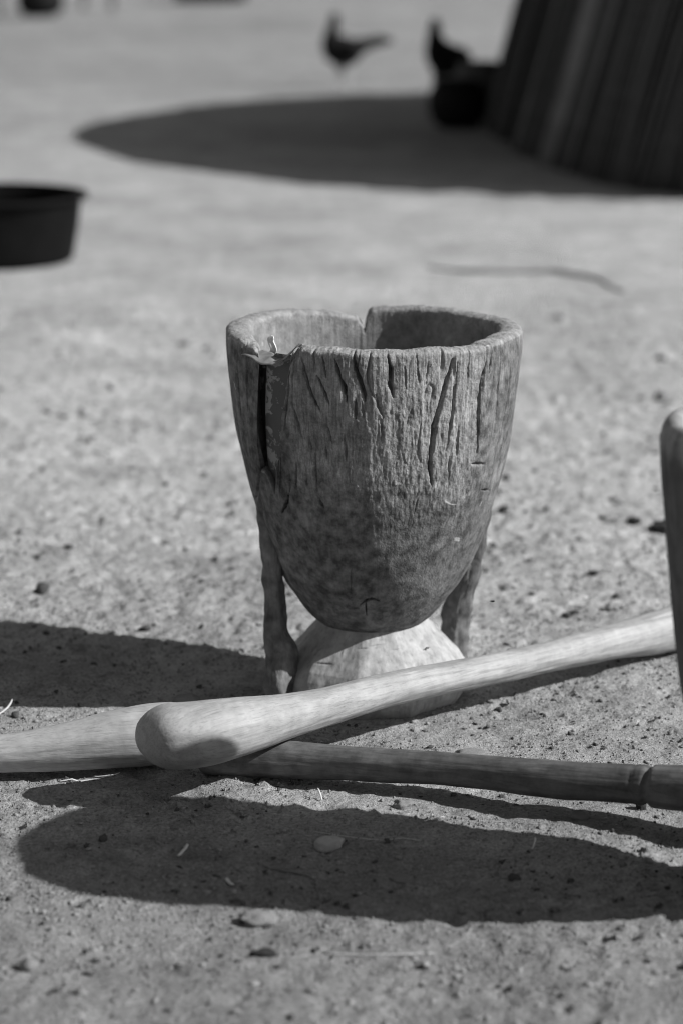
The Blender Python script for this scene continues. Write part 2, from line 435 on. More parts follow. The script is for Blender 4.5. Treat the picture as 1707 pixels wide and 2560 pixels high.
# the floor of the hollow is closed by the tiny last ring; the underside by a cap under the neck
bowl_me = mesh_np('bowl', bv, grid_quads(nrow, len(TH), True))
def vattr(me, name, vals):
    at = me.attributes.new(name, 'FLOAT', 'POINT'); at.data.foreach_set('value', np.asarray(vals, np.float32).ravel())
wfull = np.zeros(Z.shape); wfull[:NO] = weath[:NO]
rimw = np.zeros(Z.shape); rimw[NO:NO + NR] = 1.0
rimw[:NO] = 0.8 * sstep(hz - 0.020, hz + 0.002, Z[:NO] + 0.012 * fbm(ct[:NO] * 22, st[:NO] * 22, Z[:NO] * 14, 3)) * (~in_gap)
inn = np.zeros(Z.shape); inn[NO + NR:] = 1.0
rimw[NO + NR:] = sstep(.03, .0, hz - Z[NO + NR:])
vattr(bowl_me, 'weather', wfull); vattr(bowl_me, 'rimwear', rimw); vattr(bowl_me, 'inside', inn)

t = NT("old_mortar_wood")
co = t.coords(); cg = t.coords((1, 1, 0.07)); cg2 = t.coords((1, 1, 0.16))
g1 = t.noise(cg, 150, 5, 0.62, 0.3); g2 = t.noise(cg, 420, 3, 0.6); b1 = t.noise(co, 13, 5, 0.62); b2 = t.noise(co, 60, 5, 0.68); b3 = t.noise(co, 330, 3, 0.65)
dark = t.remap(b1, 0.32, 0.68, 0.09, 0.175)
dark = t.math('MULTIPLY', dark, t.remap(b2, 0.36, 0.64, 0.50, 1.6))
dark = t.math('MULTIPLY', dark, t.remap(g1, 0.3, 0.7, 0.78, 1.2))
pale = t.remap(b2, 0.28, 0.72, 0.17, 0.37)
pale = t.math('MULTIPLY', pale, t.remap(g2, 0.3, 0.65, 0.62, 1.15))
pale = t.math('MULTIPLY', pale, t.remap(g1, 0.3, 0.65, 0.66, 1.16))
pale = t.math('MULTIPLY', pale, t.remap(b3, 0.3, 0.7, 0.75, 1.2))
rim_c = t.math('MULTIPLY', t.remap(b2, 0.3, 0.7, 0.15, 0.36), t.remap(b3, 0.3, 0.7, 0.75, 1.15))
ins = t.math('MULTIPLY', t.remap(b1, 0.3, 0.7, 0.13, 0.30), t.remap(b2, 0.3, 0.7, 0.6, 1.25))
c = t.mix(t.remap(t.math('ADD', t.attr('weather'), t.math('MULTIPLY', t.math('SUBTRACT', b2, 0.5), 1.2)), 0.15, 0.95, 0, 1), dark, pale)
c = t.mix(t.attr('inside'), c, ins)
c = t.mix(t.attr('rimwear'), c, rim_c)
chips = t.remap(t.noise(co, 38, 2, 0.5, 0.6), 0.735, 0.75, 0, 0.8)
c = t.mix(chips, c, 0.42)
bowl_mat = t.finish(c, 0.82, [(g1, 0.35, 0.003), (g2, 0.45, 0.0014), (b3, 0.7, 0.0018), (b2, 0.25, 0.004)], 0.25)

mortar = thing('wooden_mortar', 'large cracked wooden mortar standing in the centre, its broken side patched with sheet metal', 'mortar', (MX, MY, 0))
bowl = add('bowl', bowl_me, bowl_mat, mortar)
bowl['label'] = 'deep cracked goblet-shaped bowl with worn rim'

# --- foot: flared, hewn with an adze (flattened facets)
fz = np.array([.112, .107, .098, .09, .08, .067, .05, .038, .026, .016, .008, .0, -.012])
fr = np.array([.060, .0715, .0795, .0870, .0965, .109, .1245, .132, .137, .138, .136, .132, .125])
nf = 420
zz = np.linspace(.112, -.012, 130)
rr = np.interp(zz, fz[::-1], fr[::-1])
tf = np.linspace(-np.pi, np.pi, nf, endpoint=False)
TF, ZF = np.meshgrid(tf, zz)
fac = np.ones_like(TF)
for a0, k in ((-62, .95), (-27, .945), (8, .955), (41, .935), (79, .95), (125, .94), (170, .95), (-140, .94), (-98, .945)):
    dd = np.cos(TF - math.radians(a0)); fac = np.where(dd > 0.3, np.minimum(fac, (k + 0.012) / np.maximum(dd, .3)), fac)
fac = np.clip(fac, .9, 1.03)
fade = sstep(.110, .09, ZF)
RF = rr[:, None] * (1 + (fac - 1) * fade)
cx_, cy_ = np.cos(TF), np.sin(TF)
RF = RF + fade * (0.0022 * fbm(cx_ * 2.2, cy_ * 2.2, ZF * 18, 2) + 0.0009 * fbm(cx_ * 11, cy_ * 11, ZF * 60, 2))
# adze nicks on the right-hand front
for (a0, z0, L, w_) in ((6, .052, 11, .0011), (8, .047, 13, .0010), (9, .043, 9, .001), (14, .056, 8, .001), (4, .039, 12, .001), (-6, .085, 10, .001), (2, .088, 9, .001), (20, .082, 6, .001), (-38, .062, 7, .0009), (28, .06, 6, .0009)):
    a = np.degrees(TF) - a0
    RF = RF - 0.0022 * np.exp(-((ZF - z0 - a * 0.00015) / w_) ** 2) * np.clip(1 - (np.abs(a) / L) ** 2, 0, 1)
fv = np.stack([RF * np.sin(TF), -RF * np.cos(TF), ZF], -1).reshape(-1, 3)
nfv = len(fv)
fv = np.concatenate([fv, [[0, 0, .112], [0, 0, -.012]]])
k = np.arange(nf); k2 = (k + 1) % nf; last = (len(zz) - 1) * nf
ftri = np.concatenate([np.stack([np.full(nf, nfv), k, k2], -1), np.stack([np.full(nf, nfv + 1), last + k2, last + k], -1)])
foot_mat = wood("pale_hewn_wood", 0.29, 0.45, 'Z', 40, 0.75, 0.3, 0.3, 0.3, 0.7)
foot = add('foot', mesh_np('foot', fv, grid_quads(len(zz), nf, True), ftri), foot_mat, mortar)
foot['label'] = 'pale flared foot, hewn smooth with knife nicks'

# --- two struts left from the log, bowl to foot
strut_mat = wood("grey_strut_wood", 0.085, 0.24, 'Z', 70, 0.85, 0.35, 0.2, 0.8, 1.2)
def strut(name, secs, rot, sx):
    """secs: (x, y, z, half width, half depth); a squarish bar turned by rot"""
    s = np.array(secs, float)
    n = 90; u = np.linspace(0, 1, n); uk = np.linspace(0, 1, len(s))
    q = np.stack([spline(uk, s[:, k], u) for k in range(5)], -1)
    seg = 48; th = np.linspace(0, 2 * np.pi, seg, endpoint=False)
    cc, ss = np.cos(th), np.sin(th); e = 0.62
    bx, by = np.sign(cc) * np.abs(cc) ** e, np.sign(ss) * np.abs(ss) ** e
    rv = np.interp(u, np.linspace(0, 1, len(rot)), rot)[:, None]; ca, sa = np.cos(rv), np.sin(rv)
    px = q[:, 3:4] * bx; py = q[:, 4:5] * by
    wob = 1 + 0.26 * fbm(bx[None, :] * 1.1 + sx, by[None, :] * 1.1, q[:, 2:3] * 24, 3) + 0.08 * perlin(bx[None, :] * 4, by[None, :] * 4, q[:, 2:3] * 45)
    q[:, 0] += 0.0022 * perlin(q[:, 2] * 26 + sx, 0.5, 0.5); q[:, 1] += 0.003 * perlin(q[:, 2] * 20 + sx, 3.5, 0.5)
    px, py = px * wob, py * wob
    x = q[:, 0:1] + px * ca - py * sa; y = q[:, 1:2] + px * sa + py * ca
    V = np.stack([x, y, q[:, 2:3] + 0 * x], -1).reshape(-1, 3)
    V = np.concatenate([V, q[:1, :3], q[-1:, :3]])
    k = np.arange(seg); k2 = (k + 1) % seg
    tri = np.concatenate([np.stack([np.full(seg, n * seg), k, k2], -1), np.stack([np.full(seg, n * seg + 1), (n - 1) * seg + k2, (n - 1) * seg + k], -1)])
    return add(name, mesh_np(name, V, grid_quads(n, seg, True), tri), strut_mat, mortar)
strut('strut', [(-.150, -.088, .345, .004, .004), (-.148, -.078, .315, .007, .007), (-.148, -.060, .285, .009, .010), (-.146, -.046, .268, .0115, .012), (-.143, -.040, .246, .0135, .014), (-.1395, -.044, .222, .0145, .015), (-.1385, -.046, .195, .0138, .014), (-.1390, -.047, .165, .0128, .013),
                (-.1370, -.049, .135, .0132, .014), (-.134, -.052, .105, .0145, .016), (-.128, -.060, .078, .0155, .024), (-.126, -.066, .048, .016, .025), (-.128, -.069, .015, .017, .0215), (-.129, -.069, -.012, .017, .022)],
      [R(-24), R(-24), R(-28), R(-40), R(-48)], 0.0)
strut('strut', [(.158, .030, .300, .004, .004), (.158, .036, .268, .007, .007), (.156, .046, .238, .009, .009), (.150, .060, .205, .0115, .011), (.143, .074, .170, .014, .012),
                (.137, .088, .135, .0155, .014), (.128, .100, .100, .018, .016), (.122, .110, .062, .019, .018), (.120, .116, .02, .020, .019), (.120, .117, -.012, .020, .019)], [R(35), R(35)], 3.0)

# --- sheet-metal patch in the split, with its torn lip
t = NT("painted_sheet_metal")
co = t.coords(); n1 = t.noise(co, 30, 6, 0.68, 0.5); n2 = t.noise(co, 120, 3, 0.6)
m = t.math('MULTIPLY', t.remap(n1, 0.53, 0.55, 0, 1), t.remap(n2, 0.40, 0.48, 0, 1))
patch_mat = t.finish(t.mix(m, 0.070, 0.26), t.remap(n1, 0.4, 0.7, 0.45, 0.7), [(m, 0.3, 0.0006), (n2, 0.1, 0.001)], 0.5)
np_, nq_ = 150, 70
pt = np.linspace(-74, -27, np_); pz = np.linspace(.285, .507, nq_)
PT, PZm = np.meshgrid(pt, pz)
PZm = .285 + (PZm - .285) * (1 - 0.03 * sstep(-43.0, -46.0, PT))
rp = spline(PZ, PR, PZm) - 0.0105 - 0.003 * np.cos(np.radians((PT + 40) * 5)) + 0.0008 * perlin(PT * 0.12, PZm * 30, 2.0)
rp = rp - 0.021 * sstep(-48.0, -50.0, PT) - 0.008 * sstep(-34, -28, PT)
PTs = PT + np.interp(PZm, [.30, .344, .498], [-8.8, -8.4, 0.0]) * np.exp(-((PT + 44) / 24.0) ** 2)
pa = np.radians(PTs)
def shell(x, y, z, nr, nc, thick, nx, ny, nz):
    v1 = np.stack([x, y, z], -1).reshape(-1, 3); v2 = np.stack([x - nx * thick, y - ny * thick, z - nz * thick], -1).reshape(-1, 3)
    q = grid_quads(nr, nc); n = nr * nc
    e = []
    for c in range(nc - 1):
        e += [[c, n + c, n + c + 1, c + 1], [(nr-1)*nc + c, (nr-1)*nc + c + 1, n + (nr-1)*nc + c + 1, n + (nr-1)*nc + c]]
    for r in range(nr - 1):
        e += [[r*nc, (r+1)*nc, n + (r+1)*nc, n + r*nc], [r*nc + nc-1, n + r*nc + nc-1, n + (r+1)*nc + nc-1, (r+1)*nc + nc-1]]
    return np.concatenate([v1, v2]), np.concatenate([q, q[:, ::-1] + n, np.array(e)])
v, q = shell(rp * np.sin(pa), -rp * np.cos(pa), PZm, nq_, np_, 0.0009, np.sin(pa), -np.cos(pa), 0 * pa)
patch = add('metal_patch', mesh_np('metal_patch', v, q), patch_mat, mortar)
patch['label'] = 'dark painted sheet-metal patch with flaking paint in the split'
# lip: folded out over the split, running from the right edge of the split to a torn point on the left
lip_s = np.linspace(0, 1, 60); lip_w = np.linspace(0, 1, 14)
S, W = np.meshgrid(lip_s, lip_w)
la = np.radians(-30.0 - 24.5 * S)
lr = 0.186 + 0.026 * W * np.clip(S * 3.0, 0.15, 1) - 0.004 * S
dip = np.interp(S, [0, .10, .22, .36, .5, .7, .85, 1], [.5235, .523, .514, .5045, .502, .5045, .5065, .505])
lz = dip - W * np.interp(S, [0, .15, .4, .7, 1], [.002, .007, .0090, .0075, .006]) + 0.0016 * np.sin(S * 13 + W * 2) * W + 0.0011 * perlin(S * 9, W * 3, 1.0)
tear = np.where(W > .25, (W - .25) * 0.10 * sstep(.8, 1, S), 0)
la = la - tear * 0.9
lx, ly = lr * np.sin(la), -lr * np.cos(la)
v, q = shell(lx, ly, lz, 14, 60, 0.0010, 0 * la, 0 * la, 0 * la + 1.0)
lip_mat = plain("bare_bent_metal", 0.20, 0.42, 0.35, 70, 0.6, 0.15, 0.001)
add('metal_lip', mesh_np('metal_lip', v, q), lip_mat, patch)
S, W = np.meshgrid(np.linspace(0, 1, 16), np.linspace(0, 1, 18))
la = np.radians(-53.0 + 3.8 * S + 1.6 * np.sin(W * 5)); lr = 0.178 - 0.004 * W + 0.002 * np.sin(S * 6)
lz = .500 + W * (0.026 - 0.014 * np.abs(S - .6)) + 0.001 * np.sin(S * 9)
v, q = shell(lr * np.sin(la), -lr * np.cos(la), lz, 18, 16, 0.001, np.sin(la), -np.cos(la), 0 * la)
add('metal_shred', mesh_np('metal_shred', v, q), plain("bright_torn_metal", 0.62, 0.4, 0.2, 90, 0.6, 0.2, 0.001), patch)

# ================================================================== second mortar, cut by the right edge of the picture
NX, NY = 0.506, 2.515
m2 = [(.112, -.012), (.121, .0), (.122, .02), (.116, .034), (.098, .058), (.080, .085), (.071, .105), (.074, .118), (.088, .135), (.106, .165), (.122, .20), (.133, .24), (.1435, .305), (.1515, .375), (.1585, .44), (.1640, .50),
      (.1652, .520), (.1635, .534), (.158, .543), (.150, .546), (.142, .543), (.136, .533), (.131, .515), (.125, .46), (.115, .38), (.095, .29), (.06, .23), (.02, .205), (.0005, .203)]
p = np.array(m2); s_ = np.concatenate([[0], np.cumsum(np.hypot(*np.diff(p, axis=0).T))]); ss_ = np.linspace(0, s_[-1], 260)
prof2 = np.stack([np.maximum(spline(s_, p[:, 0], ss_), .0005), spline(s_, p[:, 1], ss_)], -1)
def wob2(x, y, z):
    r = np.hypot(x, y) + 1e-9; ux, uy = x / r, y / r
    dr = 0.0030 * fbm(ux * 2 + 4, uy * 2, z * 9, 2) + 0.0008 * perlin(ux * 22, uy * 22, z * 9) + 0.0005 * perlin(ux * 60, uy * 60, z * 20)
    dr = dr - 0.002 * (np.maximum(0, .1 - np.abs(perlin(ux * 12, uy * 12, z * 4))) / .1) ** 2 * sstep(.2, .4, z)
    k = np.clip(r / .05, 0, 1)
    return x + ux * dr * k, y + uy * dr * k, z + 0.003 * perlin(ux * 3, uy * 3, 2.0) * sstep(.45, .54, z)
me2 = lathe('bowl', prof2, 300, wob2)
t = NT("second_mortar_wood")
co = t.coords(); cg = t.coords((1, 1, .07))
g1 = t.noise(cg, 70, 5, .62, .4); b1 = t.noise(co, 20, 5, .65); b3 = t.noise(co, 300, 3, .6)
sep = t.n.new('ShaderNodeSeparateXYZ'); t.l.new(t.tc.outputs['Object'], sep.inputs[0])
wear = t.remap(t.math('ADD', sep.outputs[2], t.math('MULTIPLY', t.math('SUBTRACT', g1, 0.5), 0.10)), 0.507, 0.532, 0, 1)
c = t.math('MULTIPLY', t.remap(b1, .3, .7, .08, .15), t.remap(g1, .3, .7, .75, 1.2))
c = t.mix(wear, c, t.math('MULTIPLY', t.remap(b1, .3, .7, .20, .36), t.remap(t.noise(co, 70, 4, .6), .3, .7, .7, 1.2)))
mat2 = t.finish(c, .85, [(g1, .4, .003), (b3, .3, .001)], .2)
mortar2 = thing('wooden_mortar', 'dark wooden mortar with pale worn rim cut off by the right edge', 'mortar', (NX, NY, 0), R(20))
zsplit = .109
pa_ = prof2[prof2[:, 1] <= 0.113]; ia = np.argmax(prof2[:, 1] > zsplit)
foot2 = np.concatenate([[(.0005, -.012)], prof2[:ia + 1], [(.0005, prof2[ia, 1])]])
bowl2 = np.concatenate([[(.0005, prof2[ia, 1] - .003)], [(prof2[ia, 0] - .002, prof2[ia, 1] - .003)], prof2[ia:]])
add('foot', lathe('foot', foot2, 200, wob2), mat2, mortar2)
add('bowl', lathe('bowl', bowl2, 300, wob2), mat2, mortar2)

# ================================================================== pestles
pale_wood = wood("pale_pestle_wood", 0.265, 0.37, 'X', 120, 0.55, 0.4, 0.4, 0.25, 0.5)
pale_wood_b = wood("straw_pale_pestle_wood", 0.31, 0.41, 'X', 120, 0.6, 0.4, 0.35, 0.25, 0.5)
dark_wood = wood("dark_handled_wood", 0.060, 0.15, 'X', 90, 0.5, 0.35, 0.4, 0.25, 1.1)
def pestle_disp(seed, amp=1.0, nicks=()):
    def f(s, th, rr):
        x, y = np.cos(th), np.sin(th)
        d = amp * (0.0016 * fbm(s * 9 + seed, x * 0.9, y * 0.9, 2) + 0.0012 * perlin(s * 5 + seed, x * 1.6, y * 1.6) + 0.0006 * perlin(s * 14 + seed, x * 7, y * 7) + 0.0003 * perlin(s * 40 + seed, x * 24, y * 24))
        for s0, t0, L, w, dep in nicks:
            dt = (th - t0 + np.pi) % (2 * np.pi) - np.pi
            d = d - dep * np.exp(-((s - s0) / L) ** 2 - (dt / w) ** 2)
        return d * np.clip(rr / 0.02, 0, 1)
    return f
def along_x(name, label, pts, radii, mat, disp, rounded, seg=88):
    """pestle whose own X axis runs along its length, so that the grain follows it"""
    pts = np.array(pts, float)
    o0 = pts[0].copy(); o0[2] = 0
    ang = math.atan2(pts[-1, 1] - pts[0, 1], pts[-1, 0] - pts[0, 0])
    c, s = math.cos(-ang), math.sin(-ang)
    q = pts - o0
    loc = np.stack([q[:, 0] * c - q[:, 1] * s, q[:, 0] * s + q[:, 1] * c, q[:, 2]], -1)
    d = np.concatenate([[0], np.cumsum(np.linalg.norm(np.diff(loc, axis=0), axis=1))])
    n = max(200, int(d[-1] / 0.0035))
    ss = np.linspace(0, d[-1], n)
    for end in rounded:
        e = np.array([.0, .0006, .0018, .0035]); ss = np.unique(np.concatenate([ss, e if end == 0 else d[-1] - e]))
    P = np.stack([spline(d, loc[:, k], ss) for k in range(3)], -1)
    rr = spline(d, np.array(radii), ss)
    for end, cap in rounded.items():
        x = np.clip((ss if end == 0 else d[-1] - ss) / cap, 0, 1)
        rr = rr * np.maximum(np.sqrt(1 - (1 - x) ** 2), 0.002)
    o = add(name, tube(name, P, rr, seg, 1, None, disp), mat, None, tuple(o0), (0, 0, ang))
    return tag(o, label, 'pestle')
along_x('pestle', 'pale wooden pestle with thick rounded head lying across in front of the central mortar',
        [(-0.2487, 2.8102, 0.087), (-0.2416, 2.8145, 0.0866), (-0.1797, 2.8343, 0.0848), (-0.1264, 2.8715, 0.0822), (-0.074, 2.9149, 0.0795), (0.0091, 2.9999, 0.0745), (0.089, 3.0791, 0.069), (0.2215, 3.1925, 0.058), (0.3887, 3.3555, 0.044), (0.5005, 3.4576, 0.0365), (0.6111, 3.5586, 0.038), (0.6996, 3.6394, 0.038)],
        [.0405, .0410, .0415, .0370, .0295, .0242, .0224, .0208, .0255, .0335, .0375, .036], pale_wood,
        pestle_disp(1.0, 1.0, [(0.10, 1.2, .002, .10, .0025), (0.135, .5, .0015, .12, .002), (0.128, .55, .0015, .12, .002), (0.95, 1.1, .05, .05, .0025)]), {0: .046, 1: .03}, 96)
along_x('pestle', 'pale wooden pestle at the left edge, tip tucked behind the rounded head',
        [(-0.206, 2.972, .0405), (-0.251, 2.960, .0400), (-0.291, 2.950, .0378), (-0.350, 2.939, .0312), (-0.437, 2.930, .0250), (-0.56, 2.915, .0225), (-0.72, 2.895, .0235), (-0.90, 2.87, .031), (-1.02, 2.855, .034)],
        [.0385, .0402, .0375, .0310, .0245, .0222, .0232, .0305, .033], pale_wood_b, pestle_disp(5.0), {0: .010, 1: .02})
groove = [(0.0, 0, 0, 0, 0)]
def c_disp(s, th, rr):
    base = pestle_disp(9.0, 0.9)(s, th, rr)
    base = base - 0.0042 * np.exp(-((s - 0.5875 - 0.002 * np.sin(th)) / 0.0028) ** 2) - 0.0016 * np.exp(-((s - 0.568 - .002 * np.sin(th + 1)) / 0.0016) ** 2) + 0.0010 * sstep(.589, .595, s)
    return base
along_x('pestle', 'dark stained wooden pestle with a ring groove near its end, lying under the pale one',
        [(-0.185, 2.9278, 0.0235), (-0.0837, 2.9111, 0.0248), (-0.0016, 2.8849, 0.029), (0.1342, 2.8403, 0.0365), (0.2649, 2.7826, 0.044), (0.3415, 2.757, 0.049), (0.4082, 2.7271, 0.054), (0.5013, 2.6911, 0.0675), (0.6408, 2.637, 0.0788), (0.8269, 2.5649, 0.0938), (0.92, 2.5289, 0.1013)],
        [.0235, .0240, .0225, .0208, .0226, .0236, .0275, .0280, .0260, .0240, .0240], dark_wood, c_disp, {0: .015, 1: .008})

# ================================================================== plastic basin at the left
def basin(name, label, loc, r_top, r_bot, h, mat, seg=120):
    o = thing(name, label, 'basin', loc)
    body = [(.0005, .0), (r_bot - .03, .0), (r_bot - .012, .004), (r_bot - .003, .014), (r_bot, .03), (r_bot + (r_top - r_bot) * .5, h * .5), (r_top - .004, h - .018), (r_top - .002, h - .012),
            (r_top - .007, h - .012), (r_top - .010, h - .03), (r_bot - .006, .035), (r_bot - .012, .018), (r_bot - .03, .008), (.0005, .007)]
    bd = add('body', lathe('body', body, seg), mat, o)
    a = np.linspace(0, 2 * np.pi, 15); add('rim', lathe('rim', [(r_top + .008 + .013 * math.cos(q), h - .006 + .008 * math.sin(q)) for q in a], seg), mat, bd)
    return o
black_plastic = plain("black_plastic", 0.006, 0.6, 0.3, 8, 0.06, 0.05)
basin('plastic_basin', 'black round basin standing on the sand at the left edge', (-1.105, 7.64, float(ground_h(-1.105, 7.64)) ), .288, .258, .215, black_plastic)

# ================================================================== stick, stones, litter on the ground
def gz(x, y): return float(ground_h(x, y))
bark = plain("dry_dark_bark", 0.2, 0.9, 0.4, 60, 0.1, 0.4)
pts = [(.27, 7.47), (.35, 7.40), (.42, 7.355), (.53, 7.345), (.647, 7.35), (.71, 7.30), (.756, 7.24), (.80, 7.08), (.818, 6.98)]
tag(add('fallen_branch', tube('fallen_branch', [(x, y, gz(x, y) + .004) for x, y in pts], [.003, .004, .009, .006, .011, .008, .006, .004, .003], 14, 6), bark), 'thin bent dark branch lying on sunlit sand behind the mortars', 'branch')

def lump(name, seed, sx=1, sy=1, sz=.7, sub=2, rough=.28, freq=1.6):
    bm = bmesh.new(); bmesh.ops.create_icosphere(bm, subdivisions=sub, radius=1.0)
    v = np.array([q.co[:] for q in bm.verts])
    f = 1 + rough * fbm(v[:, 0] * freq + seed, v[:, 1] * freq, v[:, 2] * freq, 3)
    v = v * f[:, None] * np.array([sx, sy, sz])
    for q, c in zip(bm.verts, v): q.co = c
    me = bpy.data.meshes.new(name); bm.to_mesh(me); bm.free()
    me.polygons.foreach_set('use_smooth', np.full(len(me.polygons), sub > 1)); return me

stone_pale = plain("pale_soil_clod", 0.25, 0.95, 0.25, 160, 0.1, 0.6)
stone_grey = plain("grey_pebble", 0.20, 0.9, 0.35, 160, 0.15, 0.5)
dark_bit = plain("dark_bit", 0.09, 0.9, 0.4, 120, 0.1, 0.6)
dark_lump = plain("dark_charred_lump", 0.045, 0.9, 0.5, 120, 0.1, 0.6)
def stone(label, x, y, r, mat, shape=(1, 1, .6), seed=0.0, sub=3, name='stone', cat='stone', rz=0.0, rough=.28):
    o = add(name, lump(name, seed, *shape, sub=sub, rough=rough), mat, None, (x, y, gz(x, y) + r * shape[2] * .45), (0, 0, rz), (r, r, r))
    return tag(o, label, cat)
stone('pale leaf-shaped stone chip lying in the foreground shadow', -.014, 2.675, .017, plain("pale_stone_chip", 0.42, 0.9, 0.2, 120, 0.1, 0.5), (1, .8, .62), 1.0, rough=.4)
stone('pale flat stone in shade beside the left strut of the central mortar', -.216, 3.222, .018, stone_pale, (1.1, .7, .55), 2.2)
stone('pale flat stone just behind the dark pestle', .170, 2.995, .018, stone_pale, (1.3, .8, .32), 3.1)
stone('dark lump on sand beside the right mortar, the larger of two', .575, 4.19, .020, dark_lump, (1.2, 1, .75), 4.4, name='dark_lump', cat='lump', rough=.5)
stone('dark lump on sand beside the right mortar, the smaller of two', .527, 4.235, .010, dark_lump, (1.2, .9, .8), 5.4, name='dark_lump', cat='lump', rough=.5)
stone('small rounded stone in the shadow stripe of the dark pestle', .289, 2.762, .0085, stone_grey, (1.3, 1, .85), 6.4)
stone('pale clod at the near edge of the foreground shadow', -.090, 2.462, .015, stone_pale, (1.3, 1, .5), 7.4, rough=.5)
stone('dark crumb on sunlit sand below the foreground shadow', -.083, 2.375, .008, dark_lump, (1.6, .8, .6), 8.4, name='dark_lump', cat='lump', rough=.5)
stone('pale pebble near the bottom left corner', -.325, 2.335, .010, stone_pale, (1, .9, .8), 9.4)
stone('pale clod in a row below the dark pestle', .075, 2.80, .010, stone_pale, (1.2, .9, .6), 9.9, rough=.45)
stone('dark pebble right behind the ring groove of the dark pestle', .368, 2.80, .0065, dark_lump, (1, 1, 1.3), 12.4, name='dark_lump', cat='lump')
stone('grey stone flake lying near the middle of the foreground shadow', .069, 2.578, .011, stone_grey, (1.2, .8, .4), 13.0)

straw_mat = plain("dry_straw", 0.50, 0.7, 0.2, 60, 0.2, 0.2)
def straw(label, x, y, L, ang, r=.0013, bend=.06, lift=.0, name='straw', cat='straw', mat=None):
    n = 7; u = np.linspace(-.5, .5, n)
    px = x + L * u * math.cos(ang) - bend * L * (u * u * 4 - 1) * math.sin(ang); py = y + L * u * math.sin(ang) + bend * L * (u * u * 4 - 1) * math.cos(ang)
    P = [(a, b, gz(a, b) + r * 1.2 + lift * (k / (n - 1))) for k, (a, b) in enumerate(zip(px, py))]
    return tag(add(name, tube(name, P, [r * .8] + [r] * (n - 2) + [r * .6], 8, 2, .6), mat or straw_mat), label, cat)
straw('pale straw splinter in the left part of the foreground shadow', -.186, 2.661, .026, R(68), .0022)
straw('thin brown stick lying in the foreground shadow', -.062, 2.598, .062, R(-24), .0018, .04, 0, 'twig', 'twig', plain("dry_twig", .16, .8, .3, 60, .2, .3))
straw('short pale chip low in the foreground shadow', -.126, 2.563, .013, R(-50), .0024)
straw('thin upright straw at the right in the foreground shadow', .226, 2.675, .022, R(75), .0010, .05, .006)
straw('short straw standing in the sunlit gap below the pestles', -.027, 2.833, .020, R(105), .0012, .05, .010)
straw('pale straw fragment at the far edge of the foreground shadow', .105, 2.752, .020, R(60), .0012, .05, .004)
straw('crossed pale straw fragment at the far edge of the foreground shadow', .117, 2.755, .016, R(20), .0012, .05, .003)
straw('curved dry grass blade at the far left above the pestle', -.470, 3.165, .060, R(62), .0016, .12, .012)
straw('flat dry straw lying in front of the left pestle', -.335, 2.912, .050, R(12), .0014, .05)
straw('short straw touching the left pestle near its tip', -.300, 2.925, .034, R(-4), .0012, .05)
straw('long fine grass stem lying across the foreground shadow', .03, 2.70, .13, R(-12), .0007, .05)
straw('fine grass stem on the sunlit sand at the bottom', .04, 2.385, .12, R(4), .0008, .08)
straw('fine straw lying on the sand left of the central mortar', -.19, 4.02, .11, R(30), .0010, .03)

# individual pebbles one can pick out, then uncountable crumbs
peb_meshes = [lump('pebble', 20.0 + k * 3.7, 1, .75 + .1 * (k % 3), .40 + .1 * (k % 3), 2, .85, 1.7) for k in range(6)]
for me, mt in zip(peb_meshes, (stone_grey, stone_pale, dark_bit, stone_grey, dark_bit, stone_pale)): me.materials.append(mt)
BLOCK = [(MX, MY, .17), (NX, NY, .14)]
def free_spot(x, y): return all((x - a) ** 2 + (y - b) ** 2 > c * c for a, b, c in BLOCK)
n = 0; rp_ = random.Random(11)
while n < 285:
    y = (2.2 + 3.2 * rp_.random() ** 1.1) if n < 190 else (3.4 + 3.2 * rp_.random()); x = (rp_.random() - .5) * 2 * (.155 * y + .06)
    if not free_spot(x, y): continue
    r = .0028 + .0042 * rp_.random() ** 2 + (.0025 if y > 3.4 else 0)
    if n >= 190: r = .005 + .008 * rp_.random() ** 2
    o = add('pebble', peb_meshes[rp_.randrange(6) if n < 190 else rp_.choice((2, 4, 0))], None, None, (x, y, gz(x, y) + r * .25), (rp_.random(), rp_.random(), rp_.random() * 6), (r, r, r))
    tag(o, 'tiny pebble or crumb lying loose on the bare sandy yard', 'pebble', 'pebbles scattered over the yard'); n += 1

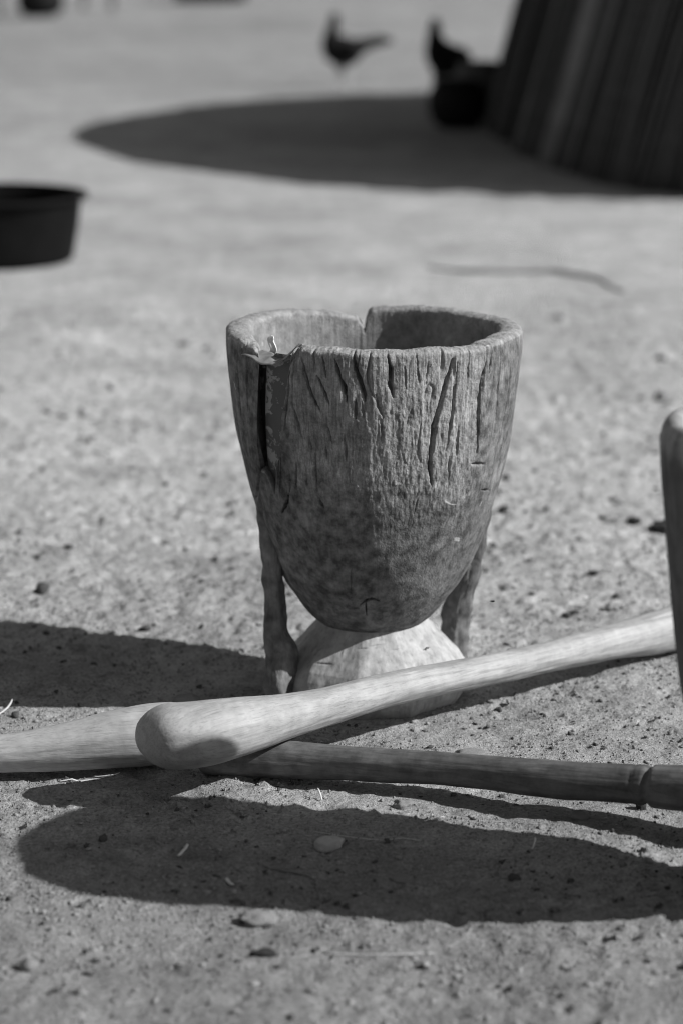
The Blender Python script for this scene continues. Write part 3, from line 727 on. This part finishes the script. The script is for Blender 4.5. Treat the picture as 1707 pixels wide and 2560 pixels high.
def crumbs(name, label, count, y0, y1, power, rmin, rmax, mat, seed):
    rg = np.random.default_rng(seed)
    base = np.array([(1, 0, 0), (-1, 0, 0), (0, 1, 0), (0, -1, 0), (0, 0, 1), (0, 0, -1)], float)
    # a lumpy 14-vertex crumb: octahedron plus cube corners
    cor = np.array([(a, b, c) for a in (-1, 1) for b in (-1, 1) for c in (-1, 1)], float) * .62
    V0 = np.concatenate([base, cor])
    F = []
    for ci, c in enumerate(cor):
        i = [0 if c[0] > 0 else 1, 2 if c[1] > 0 else 3, 4 if c[2] > 0 else 5]
        s = 1 if c[0] * c[1] * c[2] > 0 else -1
        for a, b in ((0, 1), (1, 2), (2, 0)):
            F.append((6 + ci, i[a], i[b]) if s > 0 else (6 + ci, i[b], i[a]))
    F = np.array(F)
    y = y0 + (y1 - y0) * rg.random(count) ** power; x = (rg.random(count) - .5) * 2 * (.165 * y + .1)
    clump = perlin(x * 5, y * 5, seed) + .6 * perlin(x * 17, y * 17, seed + 2.0)
    keep = clump > rg.normal(0.05, .35, count)
    for a, b, c in BLOCK: keep &= (x - a) ** 2 + (y - b) ** 2 > (c * .9) ** 2
    x, y = x[keep], y[keep]; m = len(x)
    r = rmin + (rmax - rmin) * rg.random(m) ** 3
    zz = ground_h(x, y)
    v = V0[None] * (1 + .35 * rg.normal(size=(m, 14, 1))) * r[:, None, None] * (np.array([1.1, 1, .7])[None, None] * (1 + .25 * rg.normal(size=(m, 1, 3))))
    a = rg.random(m) * 6.28; ca, sa = np.cos(a)[:, None], np.sin(a)[:, None]
    v = np.stack([v[..., 0] * ca - v[..., 1] * sa, v[..., 0] * sa + v[..., 1] * ca, v[..., 2]], -1)
    v += np.stack([x, y, zz + r * .3], -1)[:, None, :]
    f = (F[None] + (np.arange(m) * 14)[:, None, None]).reshape(-1, 3)
    o = add(name, mesh_np(name, v.reshape(-1, 3), None, f, True), mat)
    tag(o, label, 'crumbs', None, 'stuff')
def grit(name, label, count, seed, mat):
    rg = np.random.default_rng(seed)
    y = 2.15 + 2.3 * rg.random(count); x = (rg.random(count) - .5) * 2 * (.15 * y + .06)
    k = perlin(x * 8, y * 8, seed) > rg.normal(-.1, .4, count); x, y = x[k], y[k]; m = len(x)
    r = .0006 + .0016 * rg.random(m) ** 2
    O = np.array([(1, 0, 0), (0, 1, 0), (-1, 0, 0), (0, -1, 0), (0, 0, 1), (0, 0, -1)], float)
    v = O[None] * (1 + .3 * rg.normal(size=(m, 6, 1))) * r[:, None, None] + np.stack([x, y, ground_h(x, y) + r * .3], -1)[:, None, :]
    F = np.array([(0, 1, 4), (1, 2, 4), (2, 3, 4), (3, 0, 4), (1, 0, 5), (2, 1, 5), (3, 2, 5), (0, 3, 5)])
    tag(add(name, mesh_np(name, v.reshape(-1, 3), None, (F[None] + (np.arange(m) * 6)[:, None, None]).reshape(-1, 3), False), mat), label, 'grit', None, 'stuff')
grit('sand_grit', 'coarse sand grit covering the near part of the yard', 42000, 83, stone_grey)
crumbs('soil_crumbs', 'loose pale crumbs of soil strewn over the yard', 14000, 2.1, 5.5, 1.3, .0008, .0034, stone_pale, 31)
crumbs('dark_litter', 'fine dark litter crumbs strewn over the sandy yard', 11000, 2.1, 6.5, 1.2, .0008, .0036, plain("dark_litter", .075, .9, .5, 90, .1, .4), 57)

# ================================================================== reed hut on the right
hut = thing('reed_hut', 'dark round hut walled with leaning reeds at the upper right', 'hut', (3.0, 11.8, 0))
outline = np.array([(.90, 13.6), (.76, 12.7), (.80, 11.6), (.93, 10.5), (1.12, 9.85), (1.42, 9.38), (1.95, 9.10), (2.8, 8.98), (3.8, 9.2), (4.7, 9.9), (5.2, 11.1), (5.2, 12.6), (4.6, 13.9), (3.5, 14.6), (2.2, 14.7), (1.35, 14.3)])
nO = len(outline)
def outline_at(u):
    """closed smooth outline of the hut's wall; u in 0..1 round from the far left corner towards the camera"""
    i = np.arange(-3, nO + 3); P = outline[i % nO]
    d = np.concatenate([[0], np.cumsum(np.linalg.norm(np.diff(P, axis=0), axis=1))]); d0, d1 = d[3], d[nO + 3 - 1] + np.linalg.norm(outline[0] - outline[-1])
    s = d0 + (np.asarray(u) % 1.0) * (d1 - d0)
    return np.stack([spline(d, P[:, 0], s), spline(d, P[:, 1], s)], -1)
LEAN = math.tan(R(14.5)); WH = 1.45
def wall_pt(u, z, off=0.0):
    p = outline_at(u); e = 1e-3
    tg = outline_at(np.asarray(u) + e) - outline_at(np.asarray(u) - e); tg = tg / np.linalg.norm(tg, axis=-1, keepdims=True)
    nrm = np.stack([-tg[..., 1], tg[..., 0]], -1)                     # inward
    nrm = np.where(((nrm * (np.array([3.0, 11.8]) - p)).sum(-1) < 0)[..., None], -nrm, nrm)
    z = np.asarray(z)
    q = p + nrm * (z * LEAN + off)[..., None]
    return np.stack([q[..., 0] - 3.0, q[..., 1] - 11.8, z + 0 * q[..., 0]], -1), nrm
uu = np.linspace(0, 1, 240, endpoint=False)
vv = np.concatenate([wall_pt(uu, np.full(240, z), .03)[0] for z in np.linspace(-.03, WH, 8)])
reed_mats = [plain("reed_%s" % n_, a, .8, .35, 40, .2, .3) for n_, a in (('dark', .025), ('mid', .085), ('pale', .22))]
core = add('wall_core', mesh_np('wall_core', vv, grid_quads(8, 240, True)), plain("hut_wall_core", .03, .95, .3, 20, .1), hut)
reed_meshes = []
for k in range(9):
    rk = random.Random(k); L = WH / math.cos(R(19))
    bx_, by_ = rk.uniform(-.012, .012), rk.uniform(-.01, .01)
    me = tube('reed', [(bx_ * math.sin(math.pi * q), by_ * math.sin(math.pi * q * 1.7), L * q) for q in (0, .2, .4, .6, .8, 1)], [.0105 * rk.uniform(.85, 1.25) * (1 - .25 * q) for q in (0, .2, .4, .6, .8, 1)], 6, 1)
    me.materials.append(reed_mats[k % 3]); reed_meshes.append(me)
VIS0, VIS1 = -0.02, 0.335
def reed_frame(u, off, rk):
    p0, nrm = wall_pt(np.array([u]), np.array([-.02]), off); p0, nrm = p0[0], nrm[0]
    z = Vector((nrm[0] * LEAN, nrm[1] * LEAN, 1.0)).normalized()
    tgv = Vector((nrm[1], -nrm[0], 0))
    z = (z + tgv * (rk.gauss(0, .018) + .30 * min(max(u, 0), .335))).normalized()
    x = tgv; y = z.cross(x).normalized(); x = y.cross(z)
    return Matrix(((x.x, y.x, z.x, p0[0]), (x.y, y.y, z.y, p0[1]), (x.z, y.z, z.z, p0[2]), (0, 0, 0, 1)))
rk = random.Random(5); nreed = 0
for k in range(300):
    u = VIS0 + (VIS1 - VIS0) * (k + rk.uniform(-.35, .35)) / 300
    band = 1.15 * perlin(u * 62, 0.5, 0.5) + .5 * perlin(u * 260, 1.5, .5)
    if band < -.30: continue
    me = reed_meshes[min(2, max(0, int(1.2 + 1.6 * float(band) + rk.gauss(0, .5)))) + 3 * rk.randrange(3)]
    o = add('reed', me, None, hut); o.matrix_local = reed_frame(u, rk.uniform(-.012, .012) - .028 * float(band), rk); o.location.z += rk.uniform(-.03, .03)
V_, Q_ = [], []; base_me = reed_meshes[1]; nb = len(base_me.vertices)
bc = np.zeros(nb * 3); base_me.vertices.foreach_get('co', bc); bc = bc.reshape(-1, 3)
bt = [list(p_.vertices) for p_ in base_me.polygons]
for k in range(420):
    u = VIS1 + (1 + VIS0 - VIS1) * k / 420
    M = np.array(reed_frame(u, rk.uniform(-.02, .01), rk)); V_.append(bc * [1.6, 1.6, 1] @ M[:3, :3].T + M[:3, 3]); Q_ += [[i + k * nb for i in f] for f in bt]
me = bpy.data.meshes.new('reed_wall'); me.from_pydata(np.concatenate(V_).tolist(), [], Q_); me.update()
o = add('reed_wall', me, reed_mats[1], hut); o['kind'] = 'stuff'
# binding hoop and thatched roof (above the frame; it throws the broad round shadow)
uu = np.linspace(0, 1, 160, endpoint=False)
hp = wall_pt(uu, np.full(160, 1.02), -.03)[0]
ring = np.concatenate([hp + np.array([0, 0, dz]) for dz in (-.015, .015)] + [wall_pt(uu, np.full(160, 1.02), .0)[0] + np.array([0, 0, dz]) for dz in (.015, -.015)] + [hp + np.array([0, 0, -.015])])
add('binding_hoop', mesh_np('binding_hoop', ring, grid_quads(5, 160, True)), reed_mats[0], hut)
RC = np.array([2.98 - 3.0, 11.92 - 11.8]); rt = []
tiers = 6; nth = 360; th = np.linspace(0, 2 * np.pi, nth, endpoint=False)
Vs, Qs = [], []; RR = 2.74
for k in range(tiers):
    r0 = RR * (1 - k / (tiers + .3)); r1 = RR * (1 - (k + 1.25) / (tiers + .3)) if k < tiers - 1 else .02
    z0 = 1.16 + 1.72 * (1 - r0 / RR); z1 = 1.16 + 1.72 * (1 - max(r1, 0) / RR) + .06
    jag = .03 * rng.normal(size=nth) * (1 if k == 0 else .6); strand = .012 * rng.normal(size=nth)
    rings = [(r0 + jag - .02, z0 - .10 + strand), (r0 + jag, z0 - .05 + strand), ((r0 + r1) / 2 + 0 * th, (z0 + z1) / 2 + .03 + strand), (max(r1, .02) + 0 * th, z1 + strand)]
    v = np.concatenate([np.stack([RC[0] + a * np.cos(th), RC[1] + 1.08 * a * np.sin(th), b + 0 * th], -1) for a, b in rings])
    Vs.append(v); Qs.append(grid_quads(4, nth, True) + sum(len(q_) for q_ in Vs[:-1]))
roof = add('thatch_roof', mesh_np('thatch_roof', np.concatenate(Vs), np.concatenate(Qs)), plain("thatch", .2, .9, .4, 60, .1, .5), hut)
sol = roof.modifiers.new('thickness', 'SOLIDIFY'); sol.thickness = .05

# ================================================================== vessels in the hut's shadow
def pot(name, label, cat, loc, prof, mat, seg=72, parts=()):
    o = thing(name, label, cat, loc)
    bd = add('body', lathe('body', prof, seg), mat, o)
    for nm, pr, m_ in parts: add(nm, lathe(nm, pr, seg), m_, bd)
    return o
black_iron = plain("sooty_iron", .010, .7, .4, 20, .12, .2)
dull_grey = plain("dull_grey_clay", .085, .85, .3, 14, .2, .2)
pot('cooking_pot', 'dark round pot in the hut shadow in front of the right-hand hen', 'pot', (.60, 12.62, gz(.6, 12.62)),
    [(.0005, 0), (.07, .0), (.115, .02), (.147, .07), (.158, .125), (.150, .185), (.128, .225), (.122, .235), (.115, .232), (.14, .17), (.145, .12), (.10, .03), (.0005, .015)], black_iron, 72,
    [('rim', [(.128 + .010 * math.cos(q), .238 + .009 * math.sin(q)) for q in np.linspace(0, 6.2832, 11)], black_iron)])
pot('clay_pot', 'round grey clay pot squeezed between the dark pot and the reed hut', 'pot', (.735, 13.15, gz(.735, 13.15)),
    [(.0005, 0), (.08, 0), (.135, .06), (.16, .14), (.15, .22), (.115, .275), (.105, .29), (.12, .31), (.112, .312), (.095, .29), (.13, .2), (.13, .1), (.0005, .03)], dull_grey)
pot('cooking_pot', 'black sooty cooking pot near the fence posts at the top left', 'pot', (-3.19, 26.2, gz(-3.19, 26.2)),
    [(.0005, 0), (.16, .01), (.235, .07), (.255, .15), (.235, .26), (.20, .32), (.215, .345), (.205, .345), (.19, .32), (.22, .2), (.0005, .05)], black_iron, 64,
    [('rim', [(.210 + .012 * math.cos(q), .345 + .010 * math.sin(q)) for q in np.linspace(0, 6.2832, 9)], black_iron)])
basin('plastic_basin', 'wide dark basin at the top edge in the far background', (-1.62, 30.72, gz(-1.62, 30.72)), .50, .44, .30, black_plastic, 64)
post_mat = wood("weathered_post_wood", .14, .26, 'Z', 30, .9, .5)
for (x, y, r, lean, lb) in ((-3.72, 27.1, .055, .03, 'weathered wooden post at the top left corner'), (-2.93, 28.3, .05, -.02, 'weathered wooden post just right of the black cooking pot'), (-2.55, 27.7, .045, .02, 'slim weathered wooden post farthest right of three at the top left')):
    tag(add('fence_post', tube('fence_post', [(lean * q, 0, 1.7 * q - .1) for q in (0, .25, .5, .75, 1)], [r * 1.1, r, r * .95, r, r * .85], 14, 4, None, lambda s, th, rr: .006 * fbm(s * 5, np.cos(th), np.sin(th), 2)), post_mat, None, (x, y, gz(x, y))), lb, 'post', 'posts at the far side of the yard')

# ================================================================== chickens
feather = plain("black_feathers", .012, .8, .5, 45, .1, .5, .006)
def leg_mat():
    t = NT("hen_body"); n1 = t.noise(t.coords(), 40, 4, .6)
    sep = t.n.new('ShaderNodeSeparateXYZ'); t.l.new(t.tc.outputs['Object'], sep.inputs[0])
    return t.finish(t.mix(t.remap(sep.outputs[2], .115, .15, 0, 1), .42, t.remap(n1, .3, .7, .006, .020)), .8, [(n1, .5, .006)], .1)
hen_mat = leg_mat()
_la = np.linspace(-np.pi / 2 + .02, np.pi / 2 - .02, 7)[:, None]; _lo = np.linspace(0, 2 * np.pi, 12, endpoint=False)[None, :]
BALL = np.stack([np.cos(_la) * np.cos(_lo), np.cos(_la) * np.sin(_lo), np.sin(_la) + 0 * _lo], -1).reshape(-1, 3)
def chicken(label, loc, rz, spine, tail, legs, grow=1.0):
    o = thing('chicken', label, 'chicken', loc, rz); o.scale = (grow,) * 3
    Vb, Qb = [], []
    def ball(c, s, seg=16):
        Vb.append(BALL * np.array(s) + np.array(c)); Qb.append(grid_quads(7, 12, True) + BALL.shape[0] * (len(Vb) - 1))
    def chain(P, rs, sy=1.0, n=14):
        P = [Vector(p) for p in P]
        for k in range(len(P) - 1):
            for q in range(n):
                f = q / (n - 1); c = P[k].lerp(P[k + 1], f); r = rs[k] + (rs[k + 1] - rs[k]) * f
                ball(c, (r, r * sy, r), 10)
    chain([s[0] for s in spine], [s[1] * 1.16 for s in spine], .85)
    chain([s[0] for s in tail], [s[1] * 1.2 for s in tail], .55)
    for lg in legs:
        chain(lg, [.040, .024, .0125, .0105][:len(lg)], 1, 10)
        f = Vector(lg[-1])
        for a in (-.5, 0, .5, math.pi):
            L = .05 if a != math.pi else .025
            chain([f, f + Vector((-math.cos(a) * L, math.sin(a) * L, -.002))], [.008, .005], 1, 6)
    me0 = mesh_np('body_raw', np.concatenate(Vb), np.concatenate(Qb))
    tmp = bpy.data.objects.new('body_raw', me0); COL.objects.link(tmp)
    rm = tmp.modifiers.new('remesh', 'REMESH'); rm.mode = 'VOXEL'; rm.voxel_size = .006
    sm = tmp.modifiers.new('smooth', 'SMOOTH'); sm.factor = .5; sm.iterations = 4
    dg = bpy.context.evaluated_depsgraph_get(); me = bpy.data.meshes.new_from_object(tmp.evaluated_get(dg)); me.name = 'body'
    bpy.data.objects.remove(tmp); bpy.data.meshes.remove(me0)
    me.polygons.foreach_set('use_smooth', np.full(len(me.polygons), True)); me.materials.clear()
    bd = add('body', me, hen_mat, o)
    h = Vector(spine[-1][0]); hr = spine[-1][1]
    add('beak', tube('beak', [h + Vector((-hr * .7, 0, -.004)), h + Vector((-hr * 1.3, 0, -.008)), h + Vector((-hr * 1.9, 0, -.014))], [.011, .008, .001], 10, 3), beak_mat, bd)
    bmc = bmesh.new()
    for k in range(5):
        m = Matrix.Translation(h + Vector((-.020 + .011 * k, 0, hr * .95 + .006 * math.sin(k * .9)))) @ Matrix.Diagonal((.008, .003, .013, 1)); bmesh.ops.create_uvsphere(bmc, u_segments=10, v_segments=6, radius=1, matrix=m)
    me = bpy.data.meshes.new('comb'); bmc.to_mesh(me); bmc.free(); add('comb', me, comb_mat, bd)
    for s in (-1, 1):
        w = [((.00, s * .075, .265), .018), ((.06, s * .080, .245), .03), ((.12, s * .065, .235), .012)]
        add('wing', tube('wing', [p for p, _ in w], [r for _, r in w], 14, 6, 1.5), feather, o)
        add('eye', lump('eye', 1.0, 1, 1, 1, 1, 0), black_iron, bd, tuple(h + Vector((-.010, s * hr * .84, .004))), (0, 0, 0), (.005,) * 3)
    return o
beak_mat = plain("horn_beak", .3, .6, .2, 40); comb_mat = plain("comb_skin", .12, .7, .2, 40)
chicken('dark rooster with long tail and pale legs standing in sun beyond the hut shadow', (.005, 15.35, gz(0, 15.35)), R(4),
        [((.085, 0, .245), .050), ((.02, 0, .225), .083), ((-.035, 0, .240), .078), ((-.065, 0, .285), .055), ((-.062, 0, .345), .034), ((-.050, 0, .395), .026), ((-.045, 0, .425), .027)],
        [((.07, 0, .255), .045), ((.16, 0, .275), .034), ((.24, 0, .292), .030), ((.305, 0, .292), .014)],
        [[(-.005, .04, .17), (-.015, .04, .115), (.012, .04, .06), (-.005, .04, .012)], [(.02, -.035, .17), (.012, -.035, .115), (.035, -.035, .06), (.02, -.035, .012)]])
chicken('dark hen with drooping tail standing behind the dark pot beside the hut', (.585, 14.2, gz(.585, 14.2)), R(28),
        [((.085, 0, .185), .055), ((.03, 0, .21), .080), ((-.02, 0, .245), .068), ((-.045, 0, .295), .046), ((-.050, 0, .345), .033), ((-.048, 0, .385), .028)],
        [((.07, 0, .19), .05), ((.12, 0, .16), .038), ((.165, 0, .125), .016)],
        [[(0, .04, .17), (-.01, .04, .115), (.012, .04, .06), (0, .04, .012)], [(.03, -.035, .17), (.02, -.035, .115), (.04, -.035, .06), (.03, -.035, .012)]], 1.14)

# ================================================================== flies
fly_mat = plain("fly_black", .015, .4, .2, 200, .5, 0.05); wing_mat = plain("fly_wing", .12, .3, .2, 200, .5, 0.05)
def fly(label, loc, rz):
    o = thing('fly', label, 'fly', loc, rz)
    add('body', tube('body', [(-.0030, 0, 0), (-.0022, 0, 0), (-.0016, 0, 0), (-.0004, 0, 0), (.0006, 0, 0), (.0018, 0, 0), (.0030, 0, -.0002)], [.0004, .0010, .0007, .0012, .0010, .0011, .0003], 12, 3), fly_mat, o)
    for s in (-1, 1):
        w = bmesh.new(); vs = [w.verts.new(c) for c in ((-.0004, s * .0006, .0007), (.0008, s * .0026, .0014), (.0030, s * .0030, .0012), (.0034, s * .0016, .0010))]; w.faces.new(vs)
        me = bpy.data.meshes.new('wing'); w.to_mesh(me); w.free(); add('wing', me, wing_mat, o)
fly('tiny black fly hovering right of the central mortar', (.1976, 3.05, .1935), R(-20))
fly('tiny black fly sitting on the pale foot of the central mortar', (0.1190, 3.2166, 0.0782), R(-60))
